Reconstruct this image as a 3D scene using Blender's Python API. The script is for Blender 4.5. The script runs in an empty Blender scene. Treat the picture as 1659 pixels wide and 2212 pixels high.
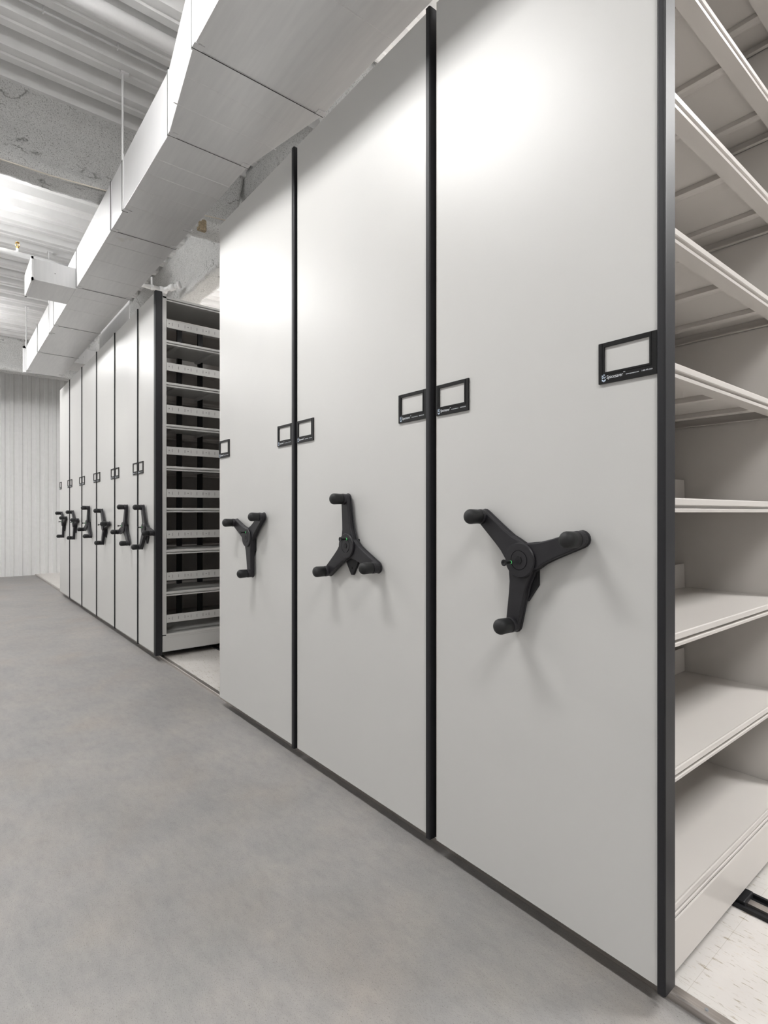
import bpy, bmesh, math, random
from mathutils import Vector, Matrix, noise
random.seed(7)
SC = bpy.context.scene
COL = SC.collection
PI = math.pi
CAMZ = 1.26
# ------------------------------------------------------------------ camera
# s = distance along the row of end panels (away from the camera), D = distance towards the racks, H = height over the camera
def W(s, D, H):
    return Vector((-s, D, H + CAMZ))
A = math.radians(38.95)
cam_d = bpy.data.cameras.new('camera')
cam = bpy.data.objects.new('camera', cam_d); COL.objects.link(cam)
fw = Vector((-math.cos(A), math.sin(A), 0)); rt = Vector((math.sin(A), math.cos(A), 0)); up = Vector((0, 0, 1))
cam.matrix_world = Matrix(((rt.x, up.x, -fw.x, 0), (rt.y, up.y, -fw.y, 0), (rt.z, up.z, -fw.z, CAMZ), (0, 0, 0, 1)))
cam_d.sensor_fit = 'AUTO'; cam_d.sensor_width = 36.0
cam_d.lens = 36.0 * 1183 / 2212
cam_d.shift_y = 1.0 / 2212
cam_d.clip_start = 0.05
SC.camera = cam
# ------------------------------------------------------------------ light, exposure
wd = bpy.data.worlds.new('world'); SC.world = wd; wd.use_nodes = True
wd.node_tree.nodes['Background'].inputs[0].default_value = (1, 1, 1, 1)
wd.node_tree.nodes['Background'].inputs[1].default_value = 0.3
SC.view_settings.view_transform = 'Standard'; SC.view_settings.look = 'None'
SC.view_settings.exposure = 0.12; SC.view_settings.gamma = 1.0; SC.view_settings.use_curve_mapping = False
LAMP_H = 2.63
LAMP_AISLE, LAMP_RACK, FILL_LEFT = 58.0, 50.0, 5.0
UPLIGHT = .06
LAMPS = [(s, 0.0, LAMP_AISLE) for s in (-1.2, 2.4, 6.0, 9.6)] + \
        [(s, 3.5, LAMP_RACK * (2.8 if s < 0 else 1)) for s in (-1.2, 2.4, 6.0, 9.6)] + \
        [(s, -3.0, 60.0 if s > 9 else FILL_LEFT) for s in (-1.2, 2.4, 6.0, 9.6)]  # added unseen row over the open floor; its far lamp brightens the end wall

# ------------------------------------------------------------------ materials
def nt(name):
    m = bpy.data.materials.new(name); m.use_nodes = True
    n = m.node_tree; b = n.nodes['Principled BSDF']
    return m, n, b
def lk(n, a, b): n.links.new(a, b)
def coords(n, scale=(1, 1, 1), rot=(0, 0, 0)):
    t = n.nodes.new('ShaderNodeTexCoord'); mp = n.nodes.new('ShaderNodeMapping')
    mp.inputs['Scale'].default_value = scale; mp.inputs['Rotation'].default_value = rot
    lk(n, t.outputs['Object'], mp.inputs[0]); return mp.outputs[0]
def noise_n(n, vec, scale, detail=3, rough=.5):
    x = n.nodes.new('ShaderNodeTexNoise'); x.inputs['Scale'].default_value = scale
    x.inputs['Detail'].default_value = detail; x.inputs['Roughness'].default_value = rough
    lk(n, vec, x.inputs['Vector']); return x.outputs['Fac']
def ramp(n, fac, stops):
    r = n.nodes.new('ShaderNodeValToRGB'); e = r.color_ramp.elements
    while len(e) < len(stops): e.new(.5)
    for el, (p, c) in zip(e, stops):
        el.position = p; el.color = (*c, 1) if len(c) == 3 else c
    lk(n, fac, r.inputs[0]); return r.outputs[0]
def mixc(n, fac, a, b, mode='MIX'):
    x = n.nodes.new('ShaderNodeMix'); x.data_type = 'RGBA'; x.blend_type = mode
    for sock, v in ((x.inputs[0], fac), (x.inputs[6], a), (x.inputs[7], b)):
        if hasattr(v, 'links'): lk(n, v, sock)
        elif isinstance(v, tuple): sock.default_value = (*v, 1)
        else: sock.default_value = v
    return x.outputs[2]
def bump(n, b, h, strength, dist=.01):
    x = n.nodes.new('ShaderNodeBump'); x.inputs['Strength'].default_value = strength
    x.inputs['Distance'].default_value = dist; lk(n, h, x.inputs['Height']); lk(n, x.outputs[0], b.inputs['Normal'])
def simple(name, col, rough=.5, metal=0.0, var=.04, nscale=14, bmp=0.0, bscale=200, spec=.5):
    m, n, b = nt(name)
    v = coords(n)
    f = noise_n(n, v, nscale)
    lo = tuple(max(0, c * (1 - var)) for c in col); hi = tuple(min(1, c * (1 + var)) for c in col)
    lk(n, ramp(n, f, [(.3, lo), (.7, hi)]), b.inputs['Base Color'])
    b.inputs['Roughness'].default_value = rough; b.inputs['Metallic'].default_value = metal
    b.inputs['Specular IOR Level'].default_value = spec
    if bmp: bump(n, b, noise_n(n, v, bscale, 2), bmp, .001)
    return m
M = {}
M['panel'] = simple('panel_laminate', (.63, .626, .612), .38, var=.012, nscale=3, bmp=.06, bscale=500)
M['edge'] = simple('panel_edge_band', (.74, .73, .70), .4, var=.01)
M['bumper'] = simple('black_bumper', (.014, .014, .017), .5, bmp=.1, bscale=400, spec=.4)
M['shelf'] = simple('shelf_enamel', (.62, .59, .56), .3, var=.015, nscale=4, bmp=.05, bscale=600)
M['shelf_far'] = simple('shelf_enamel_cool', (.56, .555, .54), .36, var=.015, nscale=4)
M['dark'] = simple('dark_slot_and_shade', (.03, .03, .03), .6)
M['blackmetal'] = simple('black_metal', (.012, .012, .014), .45, spec=.35)
M['handle'] = simple('handle_plastic', (.019, .0182, .0215), .42, var=.08, nscale=30, bmp=.12, bscale=900, spec=.4)
M['grip'] = simple('grip_rubber', (.020, .0205, .0215), .55, var=.1, nscale=30, bmp=.1, bscale=700, spec=.35)
M['frame'] = simple('label_frame_plastic', (.009, .009, .0095), .45, spec=.25)
M['print'] = simple('white_print', (.75, .78, .82), .6)
M['printblue'] = simple('pale_blue_print', (.55, .65, .78), .6)
M['white'] = simple('white_paint', (.78, .78, .78), .45, var=.02)
M['pipe'] = simple('white_pipe_paint', (.76, .76, .76), .35, var=.02)
M['deck'] = simple('deck_paint', (.76, .76, .755), .42, var=.04, nscale=6)
M['wallpaint'] = simple('wall_paint', (.84, .84, .835), .32, var=.02)
M['brass'] = simple('brass', (.55, .33, .1), .3, metal=1)
M['rust'] = simple('raw_steel_clip', (.30, .24, .16), .8, var=.3, nscale=60, bmp=.4)
M['cable'] = simple('cream_cable', (.72, .67, .58), .5)
M['screw'] = simple('zinc_screw', (.6, .65, .72), .25, metal=1)
M['conduit'] = simple('conduit_paint', (.6, .6, .6), .45)

def mk_duct():
    m, n, b = nt('duct_sheet_metal')
    v = coords(n, (1.2, 14, 1.2)); f = noise_n(n, v, 3, 4)
    c1 = ramp(n, f, [(.3, (.68, .68, .685)), (.7, (.73, .73, .73))])
    g = noise_n(n, coords(n), 2.2, 5, .65)
    stain = ramp(n, g, [(.66, (1, 1, 1)), (.74, (.86, .84, .80))])
    lk(n, mixc(n, 1.0, c1, stain, 'MULTIPLY'), b.inputs['Base Color'])
    b.inputs['Metallic'].default_value = .15; b.inputs['Roughness'].default_value = .36
    bump(n, b, noise_n(n, coords(n), 3, 2), .25, .01)
    return m
M['duct'] = mk_duct()

def mk_steel():
    m, n, b = nt('brushed_steel')
    f = noise_n(n, coords(n, (1, 300, 300)), 2, 2)
    lk(n, ramp(n, f, [(.3, (.50, .46, .43)), (.7, (.64, .60, .57))]), b.inputs['Base Color'])
    b.inputs['Metallic'].default_value = .9; b.inputs['Roughness'].default_value = .33
    return m
M['steel'] = mk_steel()

def mk_spray(name, base):
    m, n, b = nt(name)
    v = coords(n)
    big = noise_n(n, v, 9, 8, .7)
    c = ramp(n, big, [(.25, tuple(x * .9 for x in base)), (.6, base)])
    speck = ramp(n, noise_n(n, v, 120, 4, .75), [(.36, (.42, .42, .41)), (.46, (1, 1, 1))])
    grain = ramp(n, noise_n(n, v, 260, 2, .7), [(.35, (.70, .70, .70)), (.6, (1.05, 1.05, 1.05))])
    vo = n.nodes.new('ShaderNodeTexVoronoi'); vo.feature = 'DISTANCE_TO_EDGE'; vo.inputs['Scale'].default_value = 3.2
    w = n.nodes.new('ShaderNodeMix'); w.data_type = 'VECTOR'; w.inputs[0].default_value = .25
    nz = n.nodes.new('ShaderNodeTexNoise'); nz.inputs['Scale'].default_value = 7; nz.inputs['Detail'].default_value = 6; lk(n, v, nz.inputs['Vector'])
    lk(n, coords(n, (1.6, .5, 1.6)), w.inputs[4]); lk(n, nz.outputs['Color'], w.inputs[5]); lk(n, w.outputs[1], vo.inputs['Vector'])
    ck = ramp(n, vo.outputs['Distance'], [(.0, (.35, .35, .34)), (.012, (.75, .75, .75)), (.03, (1, 1, 1))])
    patch = ramp(n, noise_n(n, v, 4, 3), [(.54, (0, 0, 0)), (.6, (1, 1, 1))])
    c = mixc(n, 1.0, c, speck, 'MULTIPLY'); c = mixc(n, .8, c, grain, 'MULTIPLY')
    c = mixc(n, patch, c, mixc(n, 1.0, c, ck, 'MULTIPLY'))
    lk(n, c, b.inputs['Base Color']); b.inputs['Roughness'].default_value = .95
    bump(n, b, noise_n(n, v, 90, 6, .75), .8, .012)
    return m
M['spray'] = mk_spray('sprayed_fireproofing', (.80, .80, .79))

def mk_concrete():
    m, n, b = nt('polished_concrete')
    v = coords(n)
    f1 = noise_n(n, v, 1.1, 8, .62); f2 = noise_n(n, coords(n, (1, 1, 1), (0, 0, .4)), 3.2, 9, .7); f3 = noise_n(n, coords(n, (1, 2.2, 1), (0, 0, .5)), 170, 5, .8)
    c = ramp(n, f1, [(.3, (.245, .234, .226)), (.5, (.305, .296, .290)), (.7, (.36, .346, .332))])
    c2 = ramp(n, f2, [(.32, (.24, .238, .24)), (.5, (.315, .302, .292)), (.66, (.385, .36, .33))])
    c = mixc(n, .5, c, c2)
    warm = ramp(n, noise_n(n, v, 1.9, 4), [(.52, (1, 1, 1)), (.68, (1.0, .96, .925))])
    c = mixc(n, .8, c, warm, 'MULTIPLY')
    sp = ramp(n, f3, [(.36, (.50, .48, .45)), (.44, (1, 1, 1)), (.60, (1, 1, 1)), (.68, (1.15, 1.15, 1.15))])
    c = mixc(n, 1.0, c, sp, 'MULTIPLY')
    f4 = noise_n(n, coords(n, (1, 2.6, 1), (0, 0, -.6)), 11, 10, .78)
    c = mixc(n, .8, c, ramp(n, f4, [(.34, (.86, .86, .865)), (.5, (1, 1, 1)), (.66, (1.09, 1.08, 1.07))]), 'MULTIPLY')
    # fine scratches
    vo = n.nodes.new('ShaderNodeTexVoronoi'); vo.feature = 'DISTANCE_TO_EDGE'; vo.inputs['Scale'].default_value = 2.3
    lk(n, coords(n, (1, 3.5, 1), (0, 0, .9)), vo.inputs['Vector'])
    sc = ramp(n, vo.outputs['Distance'], [(.0, (1.12, 1.12, 1.1)), (.006, (1, 1, 1))])
    c = mixc(n, .35, c, sc, 'MULTIPLY')
    lk(n, c, b.inputs['Base Color'])
    r = n.nodes.new('ShaderNodeMapRange'); r.inputs[3].default_value = .42; r.inputs[4].default_value = .62
    lk(n, f2, r.inputs[0]); lk(n, r.outputs[0], b.inputs['Roughness'])
    bump(n, b, f3, .12, .002)
    return m
M['concrete'] = mk_concrete()

def mk_tile():
    m, n, b = nt('vinyl_tile')
    v = coords(n, (22, 120, 40))
    f = noise_n(n, v, 1.0, 4, .65)
    fl = ramp(n, f, [(.34, (.60, .55, .46)), (.41, (1, 1, 1)), (.60, (1, 1, 1)), (.68, (.92, .885, .82))])
    c = ramp(n, noise_n(n, coords(n), 9, 5, .6), [(.3, (.67, .64, .61)), (.7, (.73, .70, .67))])
    c = mixc(n, 1.0, c, fl, 'MULTIPLY')
    br = n.nodes.new('ShaderNodeTexBrick'); br.offset = 0; br.inputs['Scale'].default_value = 1
    br.inputs['Brick Width'].default_value = .305; br.inputs['Row Height'].default_value = .305
    br.inputs['Mortar Size'].default_value = .0006
    br.inputs['Color1'].default_value = br.inputs['Color2'].default_value = (1, 1, 1, 1); br.inputs['Mortar'].default_value = (.78, .76, .72, 1)
    lk(n, coords(n), br.inputs['Vector'])
    lk(n, mixc(n, 1.0, c, br.outputs['Color'], 'MULTIPLY'), b.inputs['Base Color'])
    b.inputs['Roughness'].default_value = .4
    return m
M['tile'] = mk_tile()

def emis(name, col, st):
    m, n, b = nt(name)
    b.inputs['Base Color'].default_value = (*col, 1)
    b.inputs['Emission Color'].default_value = (*col, 1); b.inputs['Emission Strength'].default_value = st
    return m
M['green'] = emis('green_indicator', (.12, .7, .2), .5)

# ------------------------------------------------------------------ mesh helpers (all in s, D, H)
class MB:
    def __init__(self): self.bm = bmesh.new()
    def add(self, verts, faces, world=False):
        vs = [self.bm.verts.new(v if world else W(*v)) for v in verts]
        for f in faces:
            try: self.bm.faces.new([vs[i] for i in f])
            except ValueError: pass
        return self
    def box(self, s0, s1, d0, d1, h0, h1):
        v = [(s, d, h) for s in (s0, s1) for d in (d0, d1) for h in (h0, h1)]
        return self.add(v, [(0, 1, 3, 2), (4, 6, 7, 5), (0, 4, 5, 1), (2, 3, 7, 6), (0, 2, 6, 4), (1, 5, 7, 3)])
    def prism_d(self, prof, d0, d1):          # profile [(s, H)] extruded along D
        n = len(prof)
        v = [(s, d0, h) for s, h in prof] + [(s, d1, h) for s, h in prof]
        return self.add(v, [tuple(range(n)), tuple(range(2 * n - 1, n - 1, -1))] + [(i, (i + 1) % n, (i + 1) % n + n, i + n) for i in range(n)])
    def prism_s(self, prof, s0, s1):          # profile [(D, H)] extruded along s
        n = len(prof)
        v = [(s0, d, h) for d, h in prof] + [(s1, d, h) for d, h in prof]
        return self.add(v, [tuple(range(n)), tuple(range(2 * n - 1, n - 1, -1))] + [(i, (i + 1) % n, (i + 1) % n + n, i + n) for i in range(n)])
    def prism_h(self, prof, h0, h1):          # profile [(s, D)] extruded along H
        n = len(prof)
        v = [(s, d, h0) for s, d in prof] + [(s, d, h1) for s, d in prof]
        return self.add(v, [tuple(range(n)), tuple(range(2 * n - 1, n - 1, -1))] + [(i, (i + 1) % n, (i + 1) % n + n, i + n) for i in range(n)])
    def tube(self, p0, p1, r, n=16, world=False, r1=None):
        a = Vector(p0) if world else W(*p0); b = Vector(p1) if world else W(*p1)
        r1 = r if r1 is None else r1
        z = (b - a).normalized(); x = z.orthogonal().normalized(); y = z.cross(x)
        v = []
        for c, q in ((a, r), (b, r1)):
            for i in range(n):
                t = 2 * PI * i / n; v.append(c + x * (q * math.cos(t)) + y * (q * math.sin(t)))
        return self.add(v, [tuple(range(n)), tuple(range(2 * n - 1, n - 1, -1))] + [(i, (i + 1) % n, (i + 1) % n + n, i + n) for i in range(n)], True)
    def path(self, pts, r, n=10):
        for a, b in zip(pts, pts[1:]): self.tube(a, b, r, n)
        return self
    def build(self, name, mat, parent=None, bevel=0.0, smooth=False, seg=2):
        bm = self.bm
        bmesh.ops.recalc_face_normals(bm, faces=bm.faces)
        off = parent['_o'] if parent is not None and '_o' in parent else None
        if off is not None:
            bmesh.ops.translate(bm, verts=bm.verts, vec=-Vector(off))
        me = bpy.data.meshes.new(name); bm.to_mesh(me); bm.free()
        if smooth: me.shade_smooth()
        o = bpy.data.objects.new(name, me); COL.objects.link(o)
        me.materials.append(M[mat] if isinstance(mat, str) else mat)
        if parent is not None:
            o.parent = parent
            if '_o' in parent: o['_o'] = list(parent['_o'])
        if bevel:
            b = o.modifiers.new('bevel', 'BEVEL'); b.width = bevel; b.segments = seg; b.limit_method = 'ANGLE'; b.angle_limit = .6
            b.harden_normals = False
        return o
def tag(o, label, cat=None, group=None, kind=None):
    if label: o['label'] = label
    if cat: o['category'] = cat
    if group: o['group'] = group
    if kind: o['kind'] = kind
    return o
def thing(name, loc, label, cat, group=None):
    o = bpy.data.objects.new(name, None); COL.objects.link(o); o.empty_display_size = .1
    o.location = W(*loc); o['_o'] = list(W(*loc))
    return tag(o, label, cat, group)
def structure(o, label=None):
    o['kind'] = 'structure'
    if label: o['label'] = label
    return o
def part(o, label):
    o['label'] = label; return o

FL = -1.26      # concrete
TL = -1.24      # raised tile floor
S0, S1, D0, D1, CE = -5.5, 13.0, -4.2, 9.0, 2.93
# ------------------------------------------------------------------ room shell
structure(MB().box(S0, S1, D0, 1.468, FL - .1, FL).build('floor', 'concrete'), 'grey polished concrete aisle floor')
structure(MB().box(S0, S1, 1.494, D1, FL - .1, TL).build('floor', 'tile'), 'raised off white vinyl tile floor under the racks')
m = MB(); m.prism_s([(1.466, FL - .02), (1.466, TL - .002), (1.469, TL + .002), (1.496, TL + .002), (1.496, FL - .02)], S0, S1)
structure(m.build('trim_1', 'steel'), 'brushed metal strip edging the raised tile floor')
def deck():
    prof = []; s = S0 - .1; P = .305; hi = CE + .11
    while s < S1 + .1:
        prof += [(s, CE), (s + .055, CE), (s + .065, CE + .010), (s + .080, CE + .010), (s + .090, CE), (s + .145, CE),
                 (s + .185, hi - .012), (s + .192, hi), (s + .258, hi), (s + .265, hi - .012)]
        s += P
    m = MB()
    v = [(a, D0, h) for a, h in prof] + [(a, D1, h) for a, h in prof]; n = len(prof)
    m.add(v, [(i, i + 1, i + 1 + n, i + n) for i in range(n - 1)])
    o = m.build('ceiling', 'deck')
    md = o.modifiers.new('solid', 'SOLIDIFY'); md.thickness = .01; md.offset = 1
    return structure(o, 'white painted ribbed metal roof deck')
deck()
def corrugated():
    prof = []; d = D0 - .05
    while d < D1:
        prof += [(d, 0), (d + .075, 0), (d + .088, -.018), (d + .132, -.018)]
        d += .145
    m = MB(); n = len(prof)
    v = [(S1 + x, d, FL) for d, x in prof] + [(S1 + x, d, CE + .1) for d, x in prof]
    m.add(v, [(i, i + 1, i + 1 + n, i + n) for i in range(n - 1)])
    o = m.build('wall_far', 'wallpaint'); md = o.modifiers.new('solid', 'SOLIDIFY'); md.thickness = .01
    return structure(o, 'white corrugated metal wall at the end of the aisle')
corrugated()
structure(MB().box(S0 - .1, S1 + .1, D0 - .1, D0, FL, CE + .1).build('wall_left', 'wallpaint'))
structure(MB().box(S0 - .1, S1 + .1, D1, D1 + .1, FL, CE + .1).build('wall_right', 'wallpaint'))
structure(MB().box(S0 - .1, S0, D0, D1, FL, CE + .1).build('wall_back', 'wallpaint'))

# ------------------------------------------------------------------ sprayed beams
def sprayed(name, prof, a0, a1, along, label, cat, step=.03, amp=.011):
    """closed profile swept along D ('d', profile (s,H)) or s ('s', profile (D,H)), dense and lumpy"""
    pts = []
    n = len(prof)
    for i in range(n):
        p, q = Vector(prof[i]), Vector(prof[(i + 1) % n])
        k = max(1, int((q - p).length / step))
        for j in range(k): pts.append(p.lerp(q, j / k))
    K = int((a1 - a0) / step); n = len(pts); m = MB(); v = []
    for i in range(K + 1):
        a = a0 + (a1 - a0) * i / K
        for p in pts:
            q = (p.x, a, p.y) if along == 'd' else (a, p.x, p.y)
            x = Vector(q)
            dlt = noise.noise_vector(x * 6) * amp + noise.noise_vector(x * 25) * amp * .6
            q = x + dlt
            v.append((q.x, q.y, min(q.z, CE + .05)))
    f = []
    for i in range(K):
        for j in range(n):
            a = i * n + j; b = i * n + (j + 1) % n; f.append((a, b, b + n, a + n))
    f += [tuple(range(n)), tuple(range(K * n + n - 1, K * n - 1, -1))]
    m.add(v, f)
    o = m.build(name, 'spray', smooth=True)
    return tag(o, label, cat)
HB = 2.40
def cross_beam(s, label, dmax):
    prof = [(s, CE + .03), (s + .03, CE - .09), (s + .075, CE - .13), (s + .08, HB + .11), (s + .045, HB + .07), (s + .045, HB), (s + .245, HB), (s + .245, HB + .06),
            (s + .19, HB + .1), (s + .19, CE - .1), (s + .24, CE + .03)]
    return sprayed('steel_beam', prof, D0, dmax, 'd', label, 'beam')
tag(cross_beam(4.487, 'grey sprayed fireproofed beam crossing the ceiling, nearer to the camera', 2.05), None, None, 'fireproofed ceiling beams')
tag(cross_beam(11.16, 'grey sprayed beam meeting the top of the corrugated end wall', D1), None, None, 'fireproofed ceiling beams')
prof = [(2.06, CE + .03), (2.075, CE - .08), (2.115, CE - .12), (2.12, HB + .11), (2.09, HB + .07), (2.09, HB), (2.31, HB), (2.31, HB + .07), (2.26, HB + .1), (2.26, CE - .1), (2.3, CE + .03)]
tag(sprayed('steel_girder', prof, 2.83, 11.1, 's', 'lumpy white sprayed girder running above the shelving units', 'beam'), None, None, 'fireproofed ceiling beams')
# steel clip left bare at the crossing, and the cable on the beam
tag(MB().box(4.53, 4.57, 1.67, 1.74, 2.37, 2.47).box(4.51, 4.54, 1.68, 1.725, 2.36, 2.40).build('steel_clip', 'rust', bevel=.004),
    'small brown bare steel clip on the sprayed beam beside the duct', 'clip')
tag(MB().path([(4.515, -1.5, 2.385), (4.512, .1, 2.39), (4.512, .6, 2.392), (4.512, 1.3, 2.44), (4.50, 2.05, 2.52)], .005).build('electrical_cable', 'cable', smooth=True),
    'thin cream cable running along the lower edge of the nearer beam', 'cable')

# ------------------------------------------------------------------ pipes on the ceiling
tag(MB().tube((3.385, D0, 2.82), (3.385, 2.6, 2.82), .045, 28).build('ceiling_pipe', 'pipe', smooth=True), 'thick white pipe close under the ribbed deck at the top left', 'pipe')
t = thing('ceiling_conduit', (3.72, 0, 2.915), 'thin painted conduit clipped under the deck beside the thick pipe', 'conduit')
MB().tube((3.72, D0, 2.915), (3.72, 3.0, 2.915), .007, 10).build('tube', 'conduit', t, smooth=True)
for d in (.46, .86, 1.4): MB().box(3.712, 3.728, d - .004, d + .004, 2.9, 2.945).build('clip', 'conduit', t)
t = thing('sprinkler_pipe', (6.22, .56, 2.47), 'white sprinkler pipe crossing behind the duct to the lumpy girder', 'pipe')
MB().tube((6.22, D0, 2.45), (6.22, 1.9, 2.45), .024, 24).build('pipe_run', 'pipe', t, smooth=True)
MB().tube((6.22, 1.86, 2.45), (6.22, 1.94, 2.45), .034, 20).tube((6.22, 1.90, 2.45), (6.13, 1.965, 2.465), .026, 20).tube((6.15, 1.95, 2.46), (6.10, 1.985, 2.473), .036, 20)\
    .tube((6.12, 1.97, 2.468), (6.06, 2.02, 2.485), .024, 20).tube((6.07, 2.01, 2.482), (6.052, 2.03, 2.487), .038, 20).build('coupling', 'pipe', t, smooth=True)
MB().tube((6.22, 1.78, 2.45), (6.22, 1.78, 2.56), .010, 12).tube((6.22, 1.765, 2.45), (6.22, 1.795, 2.45), .030, 20).build('saddle_clamp', 'pipe', t)
MB().tube((6.22, .562, 2.46), (6.22, .562, 2.50), .013, 12).build('nipple', 'pipe', t)
m = MB().tube((6.22, .562, 2.50), (6.22, .562, 2.515), .012, 8)
pp = [(6.22, .562 + .016 * math.sin(a), 2.535 - .022 * math.cos(a)) for a in [i * PI / 6 for i in range(13)]]
m.path(pp, .0035, 6).tube((6.22, .562, 2.555), (6.22, .562, 2.56), .016, 12).tube((6.22, .562, 2.515), (6.22, .562, 2.55), .003, 6)
part(m.build('sprinkler_head', 'brass', t), 'brass upright sprinkler head')
tag(MB().tube((8.9, 2.0, 2.35), (8.9, 2.0, CE), .012, 10).tube((8.9, 1.98, 2.42), (8.9, 2.02, 2.42), .02, 10).build('drop_rod', 'pipe', smooth=True),
    'short white drop rod beyond the duct above the far units', 'rod')

# ------------------------------------------------------------------ air duct
HD, HT = 2.02, 2.365
duct = thing('air_duct', (5.0, 1.17, HD), 'long white sheet metal air duct hanging over the aisle side of the panels', 'air duct')
def dsec(s0, s1, l0, r0, l1, r1, flare=True):
    m = MB(); g = .003
    a = (s0 + g, s1 - g)
    v = [(a[0], l0, HD), (a[0], r0, HD), (a[0], r0, HT), (a[0], l0, HT), (a[1], l1, HD), (a[1], r1, HD), (a[1], r1, HT), (a[1], l1, HT)]
    m.add(v, [(0, 1, 2, 3), (4, 7, 6, 5), (0, 4, 5, 1), (1, 5, 6, 2), (2, 6, 7, 3), (3, 7, 4, 0)])
    return m.build('duct_section', 'duct', duct, bevel=.002)
FL_, FR_ = .945, 1.392
NL_, NR_ = .850, 1.508
dsec(-3.2, -1.2, NL_, NR_, NL_, NR_); dsec(-1.2, .6, NL_, NR_, NL_, NR_); dsec(.6, 2.37, NL_, NR_, NL_, NR_)
dsec(2.37, 3.0, NL_, NR_, FL_, FR_)
for a, b in ((3.0, 4.27), (4.27, 5.55), (5.55, 6.83), (6.83, 8.1), (8.1, 9.4)): dsec(a, b, FL_, FR_, FL_, FR_)
# flanges / drive cleats at each joint
def joint(s, l, r, w=.008, o=.006):
    m = MB(); e = o
    m.box(s - w, s + w, l - e, l + .002, HD - .002, HT + e).box(s - w, s + w, r - .002, r + e, HD - .002, HT + e).box(s - w, s + w, l - e, r + e, HT - .002, HT + e)
    m.box(s - w * .45, s + w * .45, l, r, HD - .003, HD + .01)
    for d in (l - e, r - .045 + e): m.box(s - .035, s + .012, d, d + .045, HD - .004, HD + .001)
    m.build('duct_joint', 'duct', duct)
    MB().box(s - .0018, s + .0018, l - .0075, r + .0075, HD - .0045, HT).build('joint_gap', 'dark', duct)
for s in (.6,): joint(s, NL_, NR_)
joint(2.37, NL_, NR_); joint(3.0, FL_, FR_)
for s in (4.27, 5.55, 6.83, 8.1): joint(s, FL_, FR_, .006, .004)
joint(9.40, FL_, FR_, .02, .03)
# raised stiffening creases on the bottoms
def crease(s, l, r):
    MB().prism_d([(s - .004, HD), (s, HD - .0022), (s + .004, HD)], l + .004, r - .004).build('crease', 'duct', duct)
for s in (3.25, 3.42, 3.62, 3.86, 4.5, 4.85, 5.2, 5.8, 6.2): crease(s, FL_, FR_)
for s in (1.2, 1.8): crease(s, NL_, NR_)
for s in (2.55, 2.75): crease(s, .885, 1.455)
# hanger straps with rods
for s in (3.93, 7.15, 9.25):
    m = MB().box(s - .012, s + .012, FL_ - .006, FL_ - .0005, HD - .004, HT + .02).box(s - .012, s + .012, FL_ - .006, FL_ + .05, HD - .005, HD - .001)
    m.build('hanger_strap', 'duct', duct)
    MB().box(s - .012, s + .012, FR_ + .0005, FR_ + .006, HD - .004, HT + .02).box(s - .012, s + .012, FR_ - .05, FR_ + .006, HD - .005, HD - .001).build('hanger_strap', 'duct', duct)
    MB().box(s + .012, s + .014, FR_ - .05, FR_ + .006, HD - .005, HD - .0005).build('painted_strap_shade', 'dark', duct)  # dark strips standing in for the shade along the strap edges
    MB().box(s + .012, s + .016, FL_ - .008, FL_ + .03, HD - .006, HT).build('painted_strap_shade', 'dark', duct)
    m = MB().tube((s, FL_ - .006, HT - .02), (s, FL_ - .006, CE), .0065, 10).box(s - .02, s + .05, FL_ - .02, FL_ + .03, CE - .012, CE)
    m.build('hanger_rod', 'pipe', duct)
# bolts at joints
for s, l in ((2.37, NL_), (3.0, FL_)):
    MB().tube((s - .03, l + .02, HD - .006), (s - .03, l + .02, HD), .008, 10).build('bolt', 'duct', duct)
    MB().tube((s - .02, (NR_ if s < 2.5 else FR_) - .02, HD - .006), (s - .02, (NR_ if s < 2.5 else FR_) - .02, HD), .007, 10).build('bolt', 'duct', duct)
# branch with grille on the left
b = MB().box(5.60, 6.07, .62, FL_, HD, 2.205).build('branch', 'duct', duct, bevel=.002)
part(b, 'square branch box sticking out of the duct towards the aisle')
m = MB(); z0, z1, a0, a1 = HD - .008, 2.215, 5.585, 6.085
m.box(a0, a1, .605, .62, z0, z0 + .022).box(a0, a1, .605, .62, z1 - .022, z1).box(a0, a0 + .028, .605, .62, z0, z1).box(a1 - .028, a1, .605, .62, z0, z1)
for i in range(9):
    h = z0 + .03 + i * .018; m.prism_s([(.608, h), (.619, h + .008), (.619, h + .011), (.608, h + .003)], a0 + .02, a1 - .02)
m.build('grille', 'white', b)
MB().box(5.597, 5.60, .78, .786, 2.11, 2.116).build('rivet', 'dark', b)
# two branches over the units
b = MB().box(8.36, 8.86, FR_, 2.0, HD, 2.225).build('branch', 'duct', duct, bevel=.002)
part(b, 'square branch box leaving the duct over the far units')
MB().box(8.357, 8.36, 1.50, 1.506, 2.11, 2.116).build('rivet', 'dark', b)
tag(MB().box(6.50, 7.97, 1.62, 1.626, 1.90, CE + .005).box(6.50, 7.97, 1.619, 1.640, 1.895, 1.900).build('baffle_panel', 'white'), 'pale sheet metal panel hanging between the duct and the tops of the closed units', 'baffle')

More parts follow.
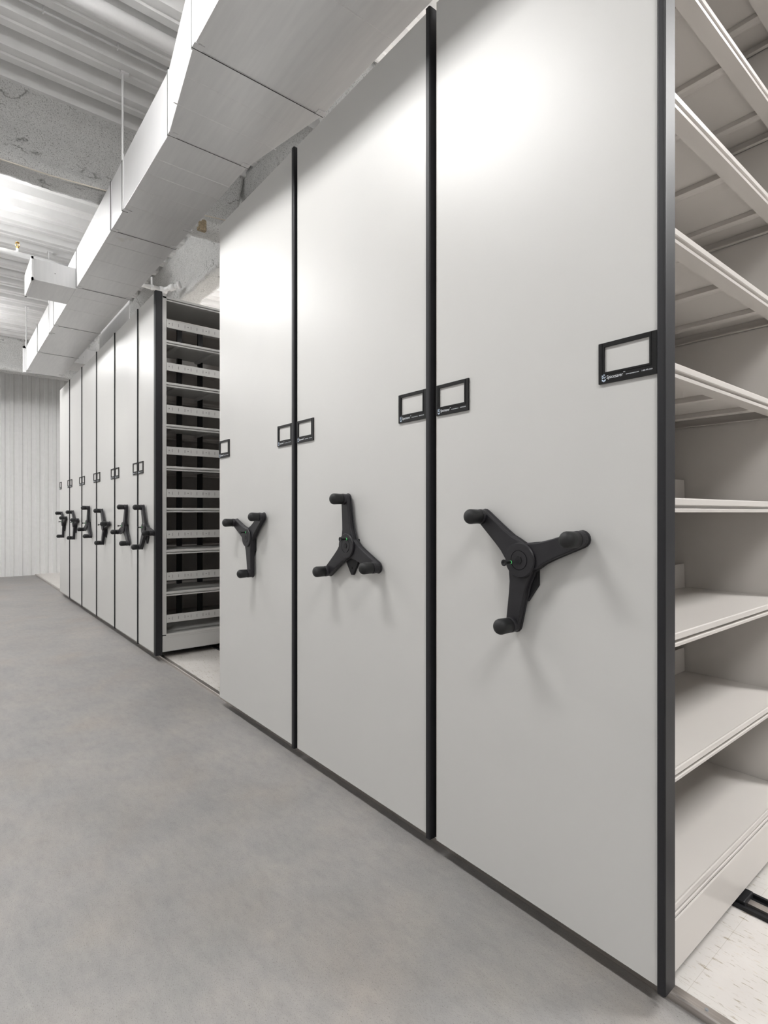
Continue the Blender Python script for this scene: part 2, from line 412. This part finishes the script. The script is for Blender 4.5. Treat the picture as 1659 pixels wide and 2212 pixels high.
# ------------------------------------------------------------------ lamps, with an added fill row and added uplights
LENS = {p: emis('lamp_lens', (1, .99, .978), p / (PI * .3) * .9) for p in {l[2] for l in LAMPS}}
for i, (s, d, pw) in enumerate(LAMPS):
    tag_d = {0.0: 'the aisle', 3.5: 'the shelving units', -3.0: 'the open floor, added unseen as fill'}[d]
    t = thing('strip_light', (s, d, LAMP_H), 'white suspended strip light over ' + tag_d, 'lamp', 'suspended strip lights over ' + tag_d)
    MB().prism_s([(d - .13, LAMP_H + .005), (d - .07, LAMP_H + .06), (d + .07, LAMP_H + .06), (d + .13, LAMP_H + .005)], s - .61, s + .61).build('housing', 'white', t)
    MB().box(s - .6, s + .6, d - .122, d + .122, LAMP_H - .04, LAMP_H + .003).build('lens', LENS[pw], t)
    ld = bpy.data.lights.new('lamp', 'AREA'); ld.shape = 'RECTANGLE'; ld.size = 1.2; ld.size_y = .12; ld.energy = pw * UPLIGHT; ld.color = (1, .99, .978)  # added uplight above the housing, brightens deck and beams
    lo = bpy.data.objects.new('lamp', ld); COL.objects.link(lo); lo.location = W(s, d, LAMP_H + .066); lo.rotation_euler = (PI, 0, 0)
    for e in (-.5, .5): MB().tube((s + e, d, LAMP_H + .05), (s + e, d, CE), .004, 6).build('suspension_wire', 'pipe', t)

# ------------------------------------------------------------------ handle meshes (local: x right, z up, -y towards the aisle)
def arm_outline(grow=0.0, R=.206):
    pts = []
    for k in range(3):
        a = math.radians(120 * k)
        def P(r, w, a=a): return (r * math.cos(a) - w * math.sin(a), r * math.sin(a) + w * math.cos(a))
        g = grow
        a60 = a - PI / 3
        pts.append(((.050 + g) * math.cos(a60), (.050 + g) * math.sin(a60)))
        pts.append(P(.052, -(.0375 + g))); pts.append(P(.075, -(.0315 + g))); pts.append(P(.11, -(.028 + g)))
        hw = .0225 + g
        for j in range(9):
            t = -PI / 2 + PI * j / 8; pts.append(P(R + hw * math.cos(t), hw * math.sin(t)))
        pts.append(P(.11, .028 + g)); pts.append(P(.075, .0315 + g)); pts.append(P(.052, .0375 + g))
    return pts
def loc_build(bm, name, mat, parent, bevel=0, smooth=False, at=None, seg=2):
    bmesh.ops.recalc_face_normals(bm, faces=bm.faces)
    me = bpy.data.meshes.new(name); bm.to_mesh(me); bm.free()
    if smooth: me.shade_smooth()
    me.materials.append(M[mat])
    o = bpy.data.objects.new(name, me); COL.objects.link(o); o.parent = parent
    if bevel:
        b = o.modifiers.new('bevel', 'BEVEL'); b.width = bevel; b.segments = seg; b.limit_method = 'ANGLE'; b.angle_limit = .8
    if at: o.location = at
    return o
def extr(bm, pts, y0, y1):
    n = len(pts); a = [bm.verts.new((x, y0, z)) for x, z in pts]; b = [bm.verts.new((x, y1, z)) for x, z in pts]
    bm.faces.new(a); bm.faces.new(b[::-1])
    for i in range(n): bm.faces.new((a[i], a[(i + 1) % n], b[(i + 1) % n], b[i]))
def lathe(bm, prof, cx=0, cz=0, n=28):        # prof [(y, r)]
    rings = []
    for y, r in prof:
        if r < 1e-5: rings.append([bm.verts.new((cx, y, cz))])
        else: rings.append([bm.verts.new((cx + r * math.cos(2 * PI * i / n), y, cz + r * math.sin(2 * PI * i / n))) for i in range(n)])
    for p, q in zip(rings, rings[1:]):
        for i in range(n):
            j = (i + 1) % n
            if len(p) == 1 and len(q) == 1: continue
            if len(p) == 1: bm.faces.new((p[0], q[j], q[i]))
            elif len(q) == 1: bm.faces.new((p[i], p[j], q[0]))
            else: bm.faces.new((p[i], p[j], q[j], q[i]))
def reg(r, n, ph=0): return [(r * math.cos(ph + 2 * PI * i / n), r * math.sin(ph + 2 * PI * i / n)) for i in range(n)]
HY = 1.409          # panel face
def make_handle(parent, s, theta, stub):
    """three-armed crank handle: part 'handle' with grips, hub cap, mount plate and lock knob below it"""
    off = Vector(parent['_o']); base = W(s, HY, -.145) - off
    bm = bmesh.new(); extr(bm, arm_outline(.003), -.018, -.011); extr(bm, arm_outline(0), -.037, -.017)
    lathe(bm, [(-.011, 0), (-.011, .03), (0.0, .03), (0.0, 0)])
    for k in range(3):
        a = math.radians(120 * k); lathe(bm, [(-.035, 0), (-.035, .0245), (-.050, .0235), (-.050, 0)], .205 * math.cos(a), .205 * math.sin(a))
    h = loc_build(bm, 'handle', 'handle', parent, bevel=.0035, at=base)
    h.rotation_euler = (0, -math.radians(theta), 0)
    part(h, 'black three-armed crank handle')
    for k in range(3):
        a = math.radians(120 * k); bm = bmesh.new()
        pr = [(-.051, 0), (-.051, .0205), (-.0525, .0230), (-.089, .0242)]
        pr += [(-.089 - .019 * math.sin(t * PI / 12), .0242 * math.cos(t * PI / 12)) for t in range(1, 6)] + [(-.108, 0)]
        lathe(bm, pr)
        loc_build(bm, 'grip', 'grip', h, smooth=True, at=(.205 * math.cos(a), 0, .205 * math.sin(a)))
    bm = bmesh.new()
    lathe(bm, [(-.036, 0), (-.036, .052), (-.042, .054), (-.0462, .051), (-.0465, .0305), (-.0445, .0300), (-.0445, .0285), (-.0472, .028), (-.0472, 0)], n=48)
    c = loc_build(bm, 'hub_cap', 'handle', h)
    bm = bmesh.new(); up = -math.radians(theta)
    extr(bm, reg(.0125, 6, PI / 6), -.0488, -.0462)
    c2 = loc_build(bm, 'hub_emblem', 'blackmetal', h)
    # lock pin with a flared end and a green dot
    q = math.radians(stub - theta); cx, cz = .031 * math.cos(q), .031 * math.sin(q)
    bm = bmesh.new(); lathe(bm, [(-.045, 0), (-.045, .0045), (-.070, .0042), (-.076, .0085), (-.080, .0105), (-.0805, .0075), (-.078, 0)], cx, cz, 18)
    loc_build(bm, 'lock_pin', 'blackmetal', h)
    bm = bmesh.new(); lathe(bm, [(-.0468, 0), (-.0468, .0049), (-.0492, .0049), (-.0492, 0)], cx, cz, 14)
    part(loc_build(bm, 'indicator_ring', 'green', h), 'bright green indicator ring')
    # fixed mount plate behind the hub
    bm = bmesh.new(); extr(bm, [(-.005, .03), (.043, .03), (.043, -.075), (.006, -.128), (-.006, -.128), (-.043, -.075)], -.012, 0)
    lathe(bm, [(-.0125, 0), (-.0125, .006), (-.014, .005), (-.014, 0)], 0, -.098, 12)
    mp = loc_build(bm, 'mount_plate', 'blackmetal', h, bevel=.002)
    mp.rotation_euler = (0, math.radians(theta), 0)
    return h

def text_mesh(body, size, x, z, y, parent, mat, shear=0.0, name='lettering'):
    cu = bpy.data.curves.new('t', 'FONT'); cu.body = body; cu.size = size; cu.extrude = .0002; cu.shear = shear
    ob = bpy.data.objects.new('t', cu); COL.objects.link(ob)
    dg = bpy.context.evaluated_depsgraph_get(); dg.update()
    me = bpy.data.meshes.new_from_object(ob.evaluated_get(dg)); bpy.data.objects.remove(ob)
    xs = [v.co.x for v in me.vertices]; wd_ = max(xs) - min(xs)
    me.materials.clear(); me.materials.append(M[mat])
    me.transform(Matrix.Rotation(PI / 2, 4, 'X'))
    me.name = name
    return me, wd_
LT = {}
def lettering():
    a, w = text_mesh('Spacesaver', .0150, 0, 0, 0, None, 'print', .12, 'brand_lettering'); a.transform(Matrix.Diagonal((.0455 / w, 1, .92, 1))); LT['brand'] = a
    a, w = text_mesh('TM', .004, 0, 0, 0, None, 'print', 0, 'trademark_sign'); LT['tm'] = a
    a, w = text_mesh('www.spacesaver.com', .0052, 0, 0, 0, None, 'print', 0, 'web_address'); a.transform(Matrix.Diagonal((.0345 / w, 1, 1, 1))); LT['web'] = a
    a, w = text_mesh('1-800-492-3434', .0052, 0, 0, 0, None, 'print', 0, 'phone_number'); a.transform(Matrix.Diagonal((.0275 / w, 1, 1, 1))); LT['tel'] = a
lettering()
def logo_bm():
    bm = bmesh.new()
    def poly(pts): extr(bm, pts, -.0002, .0)
    poly([(0, .0030), (0, .0105), (.0045, .0075), (.0045, .0055), (.0012, .0075), (.0012, .0030)])
    poly([(.0004, .0000), (.0052, .0030), (.0052, .0062), (.0004, .0026)])
    poly([(.0058, .0026), (.0108, .0062), (.0108, .0030), (.0058, .0000)])
    poly([(.0, -.0008), (.0054, -.0042), (.0054, -.0088), (.0, -.0052)])
    poly([(.006, -.0042), (.0112, -.0008), (.0112, -.0052), (.006, -.0088)])
    poly([(.0028, .0100), (.0062, .0138), (.0100, .0100), (.0078, .0100), (.0078, .0072), (.0052, .0088), (.0052, .0100)])
    return bm
LOGO = None
def label_holder(parent, sl):
    """sl: larger-s (left in the photo) edge of the holder"""
    global LOGO
    w, h = .1575, .110; H0 = .351
    off = Vector(parent['_o']); base = W(sl, HY, H0) - off
    bm = bmesh.new()
    def bx(x0, x1, y0, y1, z0, z1):
        v = [bm.verts.new((x, y, z)) for x in (x0, x1) for y in (y0, y1) for z in (z0, z1)]
        for f in ((0, 1, 3, 2), (4, 6, 7, 5), (0, 4, 5, 1), (2, 3, 7, 6), (0, 2, 6, 4), (1, 5, 7, 3)): bm.faces.new([v[i] for i in f])
    t = -.006
    bx(0, .0165, t, 0, 0, h); bx(w - .019, w, t, 0, 0, h); bx(.0165, w - .019, t, 0, 0, .030); bx(.0165, w - .019, t, 0, h - .0115, h)
    bx(.0095, .0110, t - .001, t, .024, h - .001); bx(w - .0155, w - .0135, t - .001, t, .024, h - .001); bx(.011, w - .014, t - .001, t, .0245, .026)
    o = loc_build(bm, 'label_holder', 'frame', parent, at=base)
    part(o, 'black label holder frame')
    bm = bmesh.new()
    v = [bm.verts.new((x, y, z)) for x in (.0165, w - .019) for y in (-.0012, 0) for z in (.030, h - .0115)]
    for f in ((0, 1, 3, 2), (4, 6, 7, 5), (0, 4, 5, 1), (2, 3, 7, 6), (0, 2, 6, 4), (1, 5, 7, 3)): bm.faces.new([v[i] for i in f])
    part(loc_build(bm, 'blank_card', 'panel', o), 'blank off white card')
    for key, x, z in (('brand', .0235, .0110), ('tm', .0700, .0195), ('web', .0775, .0125), ('tel', .1185, .0125)):
        c = bpy.data.objects.new(LT[key].name, LT[key]); COL.objects.link(c); c.parent = o; c.location = (x, t - .0003, z)
    if LOGO is None:
        b = logo_bm(); bmesh.ops.recalc_face_normals(b, faces=b.faces); LOGO = bpy.data.meshes.new('logo'); b.to_mesh(LOGO); b.free(); LOGO.materials.append(M['printblue'])
    c = bpy.data.objects.new('logo', LOGO); COL.objects.link(c); c.parent = o; c.location = (.0100, t - .0003, .0125)
    return o

# ------------------------------------------------------------------ shelving units
PT, PB = 1.866, -1.200
SHELF_H = [-1.006 + .3475 * i for i in range(9)]
SHELF_F = [-1.035 + .3575 * i for i in range(8)]
DB = [1.456, 2.42, 3.39, 4.36, 5.33]          # section limits along the rack
def shelf_mesh(s0, s1, d0, d1, h, both):
    """tray with rolled front lip(s); top at h"""
    m = MB(); g = .002; t = .0015
    m.box(s0 + .004, s1 - (.004 if both else 0), d0 + g, d1 - g, h - .003, h)
    for e, sg in ((s0, 1), (s1, -1)) if both else ((s0, 1),):
        p = [(e + sg * .002, h + .001), (e, h - .002), (e, h - .016), (e + sg * .002, h - .018), (e + sg * .014, h - .0185), (e + sg * .014, h - .0255), (e + sg * .003, h - .026), (e + sg * .001, h - .028),
             (e + sg * .002, h - .036), (e + sg * .045, h - .036), (e + sg * .045, h - .033), (e + sg * .018, h - .032), (e + sg * .018, h - .003)]
        m.prism_d(p, d0 + g, d1 - g)
    # side flanges
    m.box(s0 + .02, s1 - .02, d0 + g, d0 + g + .003, h - .034, h - .003); m.box(s0 + .02, s1 - .02, d1 - g - .003, d1 - g, h - .034, h - .003)
    m.box(s0 + .045, s1 - (.045 if both else .01), d1 - .022, d1 - g, h - .034, h - .031)
    return m
def stiffeners(s0, s1, d0, d1, h, both, parent, mat):
    c = (d0 + d1) / 2
    for o in (-.325, 0, .325):
        d = c + o
        m = MB().prism_s([(d - .020, h - .003), (d - .020, h - .020), (d - .008, h - .023), (d + .008, h - .023), (d + .020, h - .020), (d + .020, h - .003)], s0 + .045, s1 - (.045 if both else .01))
        m.build('stiffener', mat, parent, bevel=.001)
def unit(s_r, s_l, label, bump_w, theta, stub, holders=(1, 1), full=False, far=False, group=True, hoff=-.012):
    """s_r / s_l: near and far ends of the end panel along the row (s); bumper sits on the near edge"""
    t = thing('mobile_shelving_unit', ((s_r + s_l) / 2, 1.409, TL), label, 'shelving unit', 'mobile shelving units in a row' if group else None)
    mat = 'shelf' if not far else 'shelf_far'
    p = MB().box(s_r, s_l, 1.409, 1.434, PB, PT).build('end_panel', 'panel', t, bevel=.0015)
    part(p, 'large off white end panel')
    part(MB().box(s_l, s_l + .0022, 1.4085, 1.434, PB, PT).build('edge_band', 'edge', t), 'pale edge band')
    sb = s_r - bump_w; c = min(.004, bump_w * .3)
    dback = 1.455
    bp = [(s_r + .0, 1.403), (s_r - c, 1.3985), (sb + c, 1.3985), (sb, 1.4025), (sb, dback), (s_r, dback)]
    b = MB().prism_h(bp, PB - .008, PT + .004).build('edge_bumper', 'bumper', t, bevel=.0015)
    part(b, 'black vertical bumper strip')
    # carriage
    m = MB().box(sb + .006, s_l - .004, 1.458, DB[-1], -1.185, -1.050)
    part(m.build('carriage', mat, t, bevel=.003), 'long grey base carriage')
    MB().box(sb + .010, s_l - .010, 1.458, DB[-1], -1.060, -1.044).build('base_rail', 'dark', t)
    MB().box(s_r + .02, s_l - .03, 1.44, DB[-1] - .1, -1.205, -1.187).build('underframe', 'blackmetal', t)
    both = (s_l - s_r) > .6
    s0, s1 = sb + .004, s_l - .004
    ups = [1.456] + DB[1:]
    if full:
        for i, d in enumerate(DB):
            MB().box(s0 - .002, s1, d - (0 if i == 0 else .012), d + (.004 if i == 0 else 0), -1.04, PT - .02).build('side_sheet', mat, t, bevel=.002)
        if far: MB().box(s0, s0 + .012, 1.456, 1.490, -1.04, PT - .01).build('corner_post', mat, t, bevel=.001)
        for i in range(4):
            for j, h in enumerate(SHELF_F if far else SHELF_H):
                o = shelf_mesh(s0, s1, DB[i] + (.030 if i == 0 and far else .004 if i == 0 else 0), DB[i + 1] - .012, h, both).build('shelf', mat, t)
                if i == 0: stiffeners(s0, s1, DB[i] + .012, DB[i + 1] - .012, h, both, o, mat)
                if both and i == 0:
                    sm = .985
                    MB().prism_s([(2.25, h), (2.408, h), (2.398, h + .098), (2.25, h + .098)], sm, sm + .004).build('gusset_plate', mat, o)
                    MB().tube((s0 + .075, 1.62, h - .033), (s0 + .075, 1.62, h - .043), .005, 8).build('shelf_clip', 'screw', o)
        o = shelf_mesh(s0, s1, DB[0], DB[-1], PT - .028, both).build('canopy_top', mat, t)
    else:
        MB().box(s0, s1, 1.458, 1.470, -1.04, PT - .02).build('side_sheet', mat, t, bevel=.002)
        MB().box(s0, s1, DB[-1] - .012, DB[-1], -1.04, PT - .02).build('side_sheet', mat, t, bevel=.002)
        for h in SHELF_H: shelf_mesh(s0, s1, 1.47, DB[-1] - .012, h, both).build('shelf', mat, t)
        shelf_mesh(s0, s1, 1.458, DB[-1], PT - .028, both).build('canopy_top', mat, t)
        MB().box((s0 + s1) / 2 - .004, (s0 + s1) / 2, 1.475, DB[-1] - .015, -1.0, PT - .07).build('centre_sheet', mat, t)
    make_handle(t, (s_r + s_l) / 2 + hoff, theta, stub)
    if holders[0]: label_holder(t, s_l - .0005)
    if holders[1]: label_holder(t, s_r + .158)
    return t
u1 = unit(.641, 1.435, 'nearest shelving unit, its open beige shelves showing at the right edge', .022, 20, 195, full=True, hoff=-.003)
u2 = unit(1.487, 2.441, 'second nearest closed shelving unit with one crank arm pointing straight up', .024, 97, 75)
u3 = unit(2.488, 3.441, 'closed shelving unit beside the open gap, its crank handle shaped like a Y', .026, 36, 96)
u4 = unit(4.835, 5.326, 'narrow shelving unit with thick black edge, open slotted shelves facing the gap', .052, 112, 150, holders=(1, 0), full=True, far=True, hoff=-.05)
farl = ['shelving unit directly left of the narrow one with open shelves', 'third closed shelving unit to the left of the open gap',
        'fourth closed shelving unit to the left of the open gap, third from the far end', 'second shelving unit from the far end of the row', 'farthest shelving unit at the end of the row by the corrugated wall']
fars = [(5.348, 6.188, 74, 150), (6.208, 7.045, 127, 160), (7.065, 7.904, 78, 150), (7.924, 8.762, 133, 160), (8.782, 9.615, 139, 160)]
for lb, (a, b_, th, st) in zip(farl, fars): unit(a, b_, lb, .016, th, st, hoff=-.05)

# slotted bars and back posts of the narrow unit
for i, h in enumerate([1.575, 1.21, .85, .495, .131, -.222, -.58, -.94]):
    m = MB().box(4.784, 4.800, 1.492, 2.40, h, h + .068)
    o = m.build('slotted_bar', 'shelf_far', u4, bevel=.0015)
    m = MB()
    for k in range(16):
        d = 1.537 + .0535 * k; m.box(4.7832, 4.785, d - .0012, d + .0012, h + .022, h + .048)
    for k in range(6):
        d = 1.511 + .161 * k; m.box(4.7832, 4.785, d - .003, d + .003, h + .033, h + .039)
    m.build('slots', 'dark', o)
for d in (1.745, 1.945): MB().box(5.285, 5.31, d, d + .045, -1.0, 1.8).build('back_post', 'blackmetal', u4)

# rails sunk in the tile floor
def rail(d, label):
    t = thing('floor_rail', (4.0, d, TL), label, 'rail')
    MB().box(-3.5, 12.5, d, d + .010, TL - .003, TL + .012).box(-3.5, 12.5, d + .09, d + .1, TL - .003, TL + .012).build('channel_side', 'blackmetal', t)
    MB().box(-3.5, 12.5, d + .01, d + .09, TL - .003, TL + .001).build('channel_bed', 'blackmetal', t)
    MB().box(-3.5, 12.5, d + .036, d + .064, TL, TL + .009).build('rail_head', M['steel'], t, bevel=.001)
    return t
rail(1.94, 'black floor rail crossing the tiles beneath the nearest shelf unit')
t = MB().box(.622, .66, 1.952, 2.03, TL, TL + .022).build('guide_block', 'blackmetal', u1, bevel=.004)
tag(MB().tube((.555, 1.481, TL + .001), (.555, 1.481, TL + .0045), .0042, 16).build('floor_screw', 'screw'), 'small zinc screw in the metal floor strip at the lower right', 'screw')
tag(MB().tube((4.45, 1.481, TL + .001), (4.45, 1.481, TL + .0045), .0042, 12).build('floor_screw', 'screw'), 'small screw in the metal floor strip in the open gap', 'screw')

for o in bpy.data.objects:
    if '_o' in o: del o['_o']
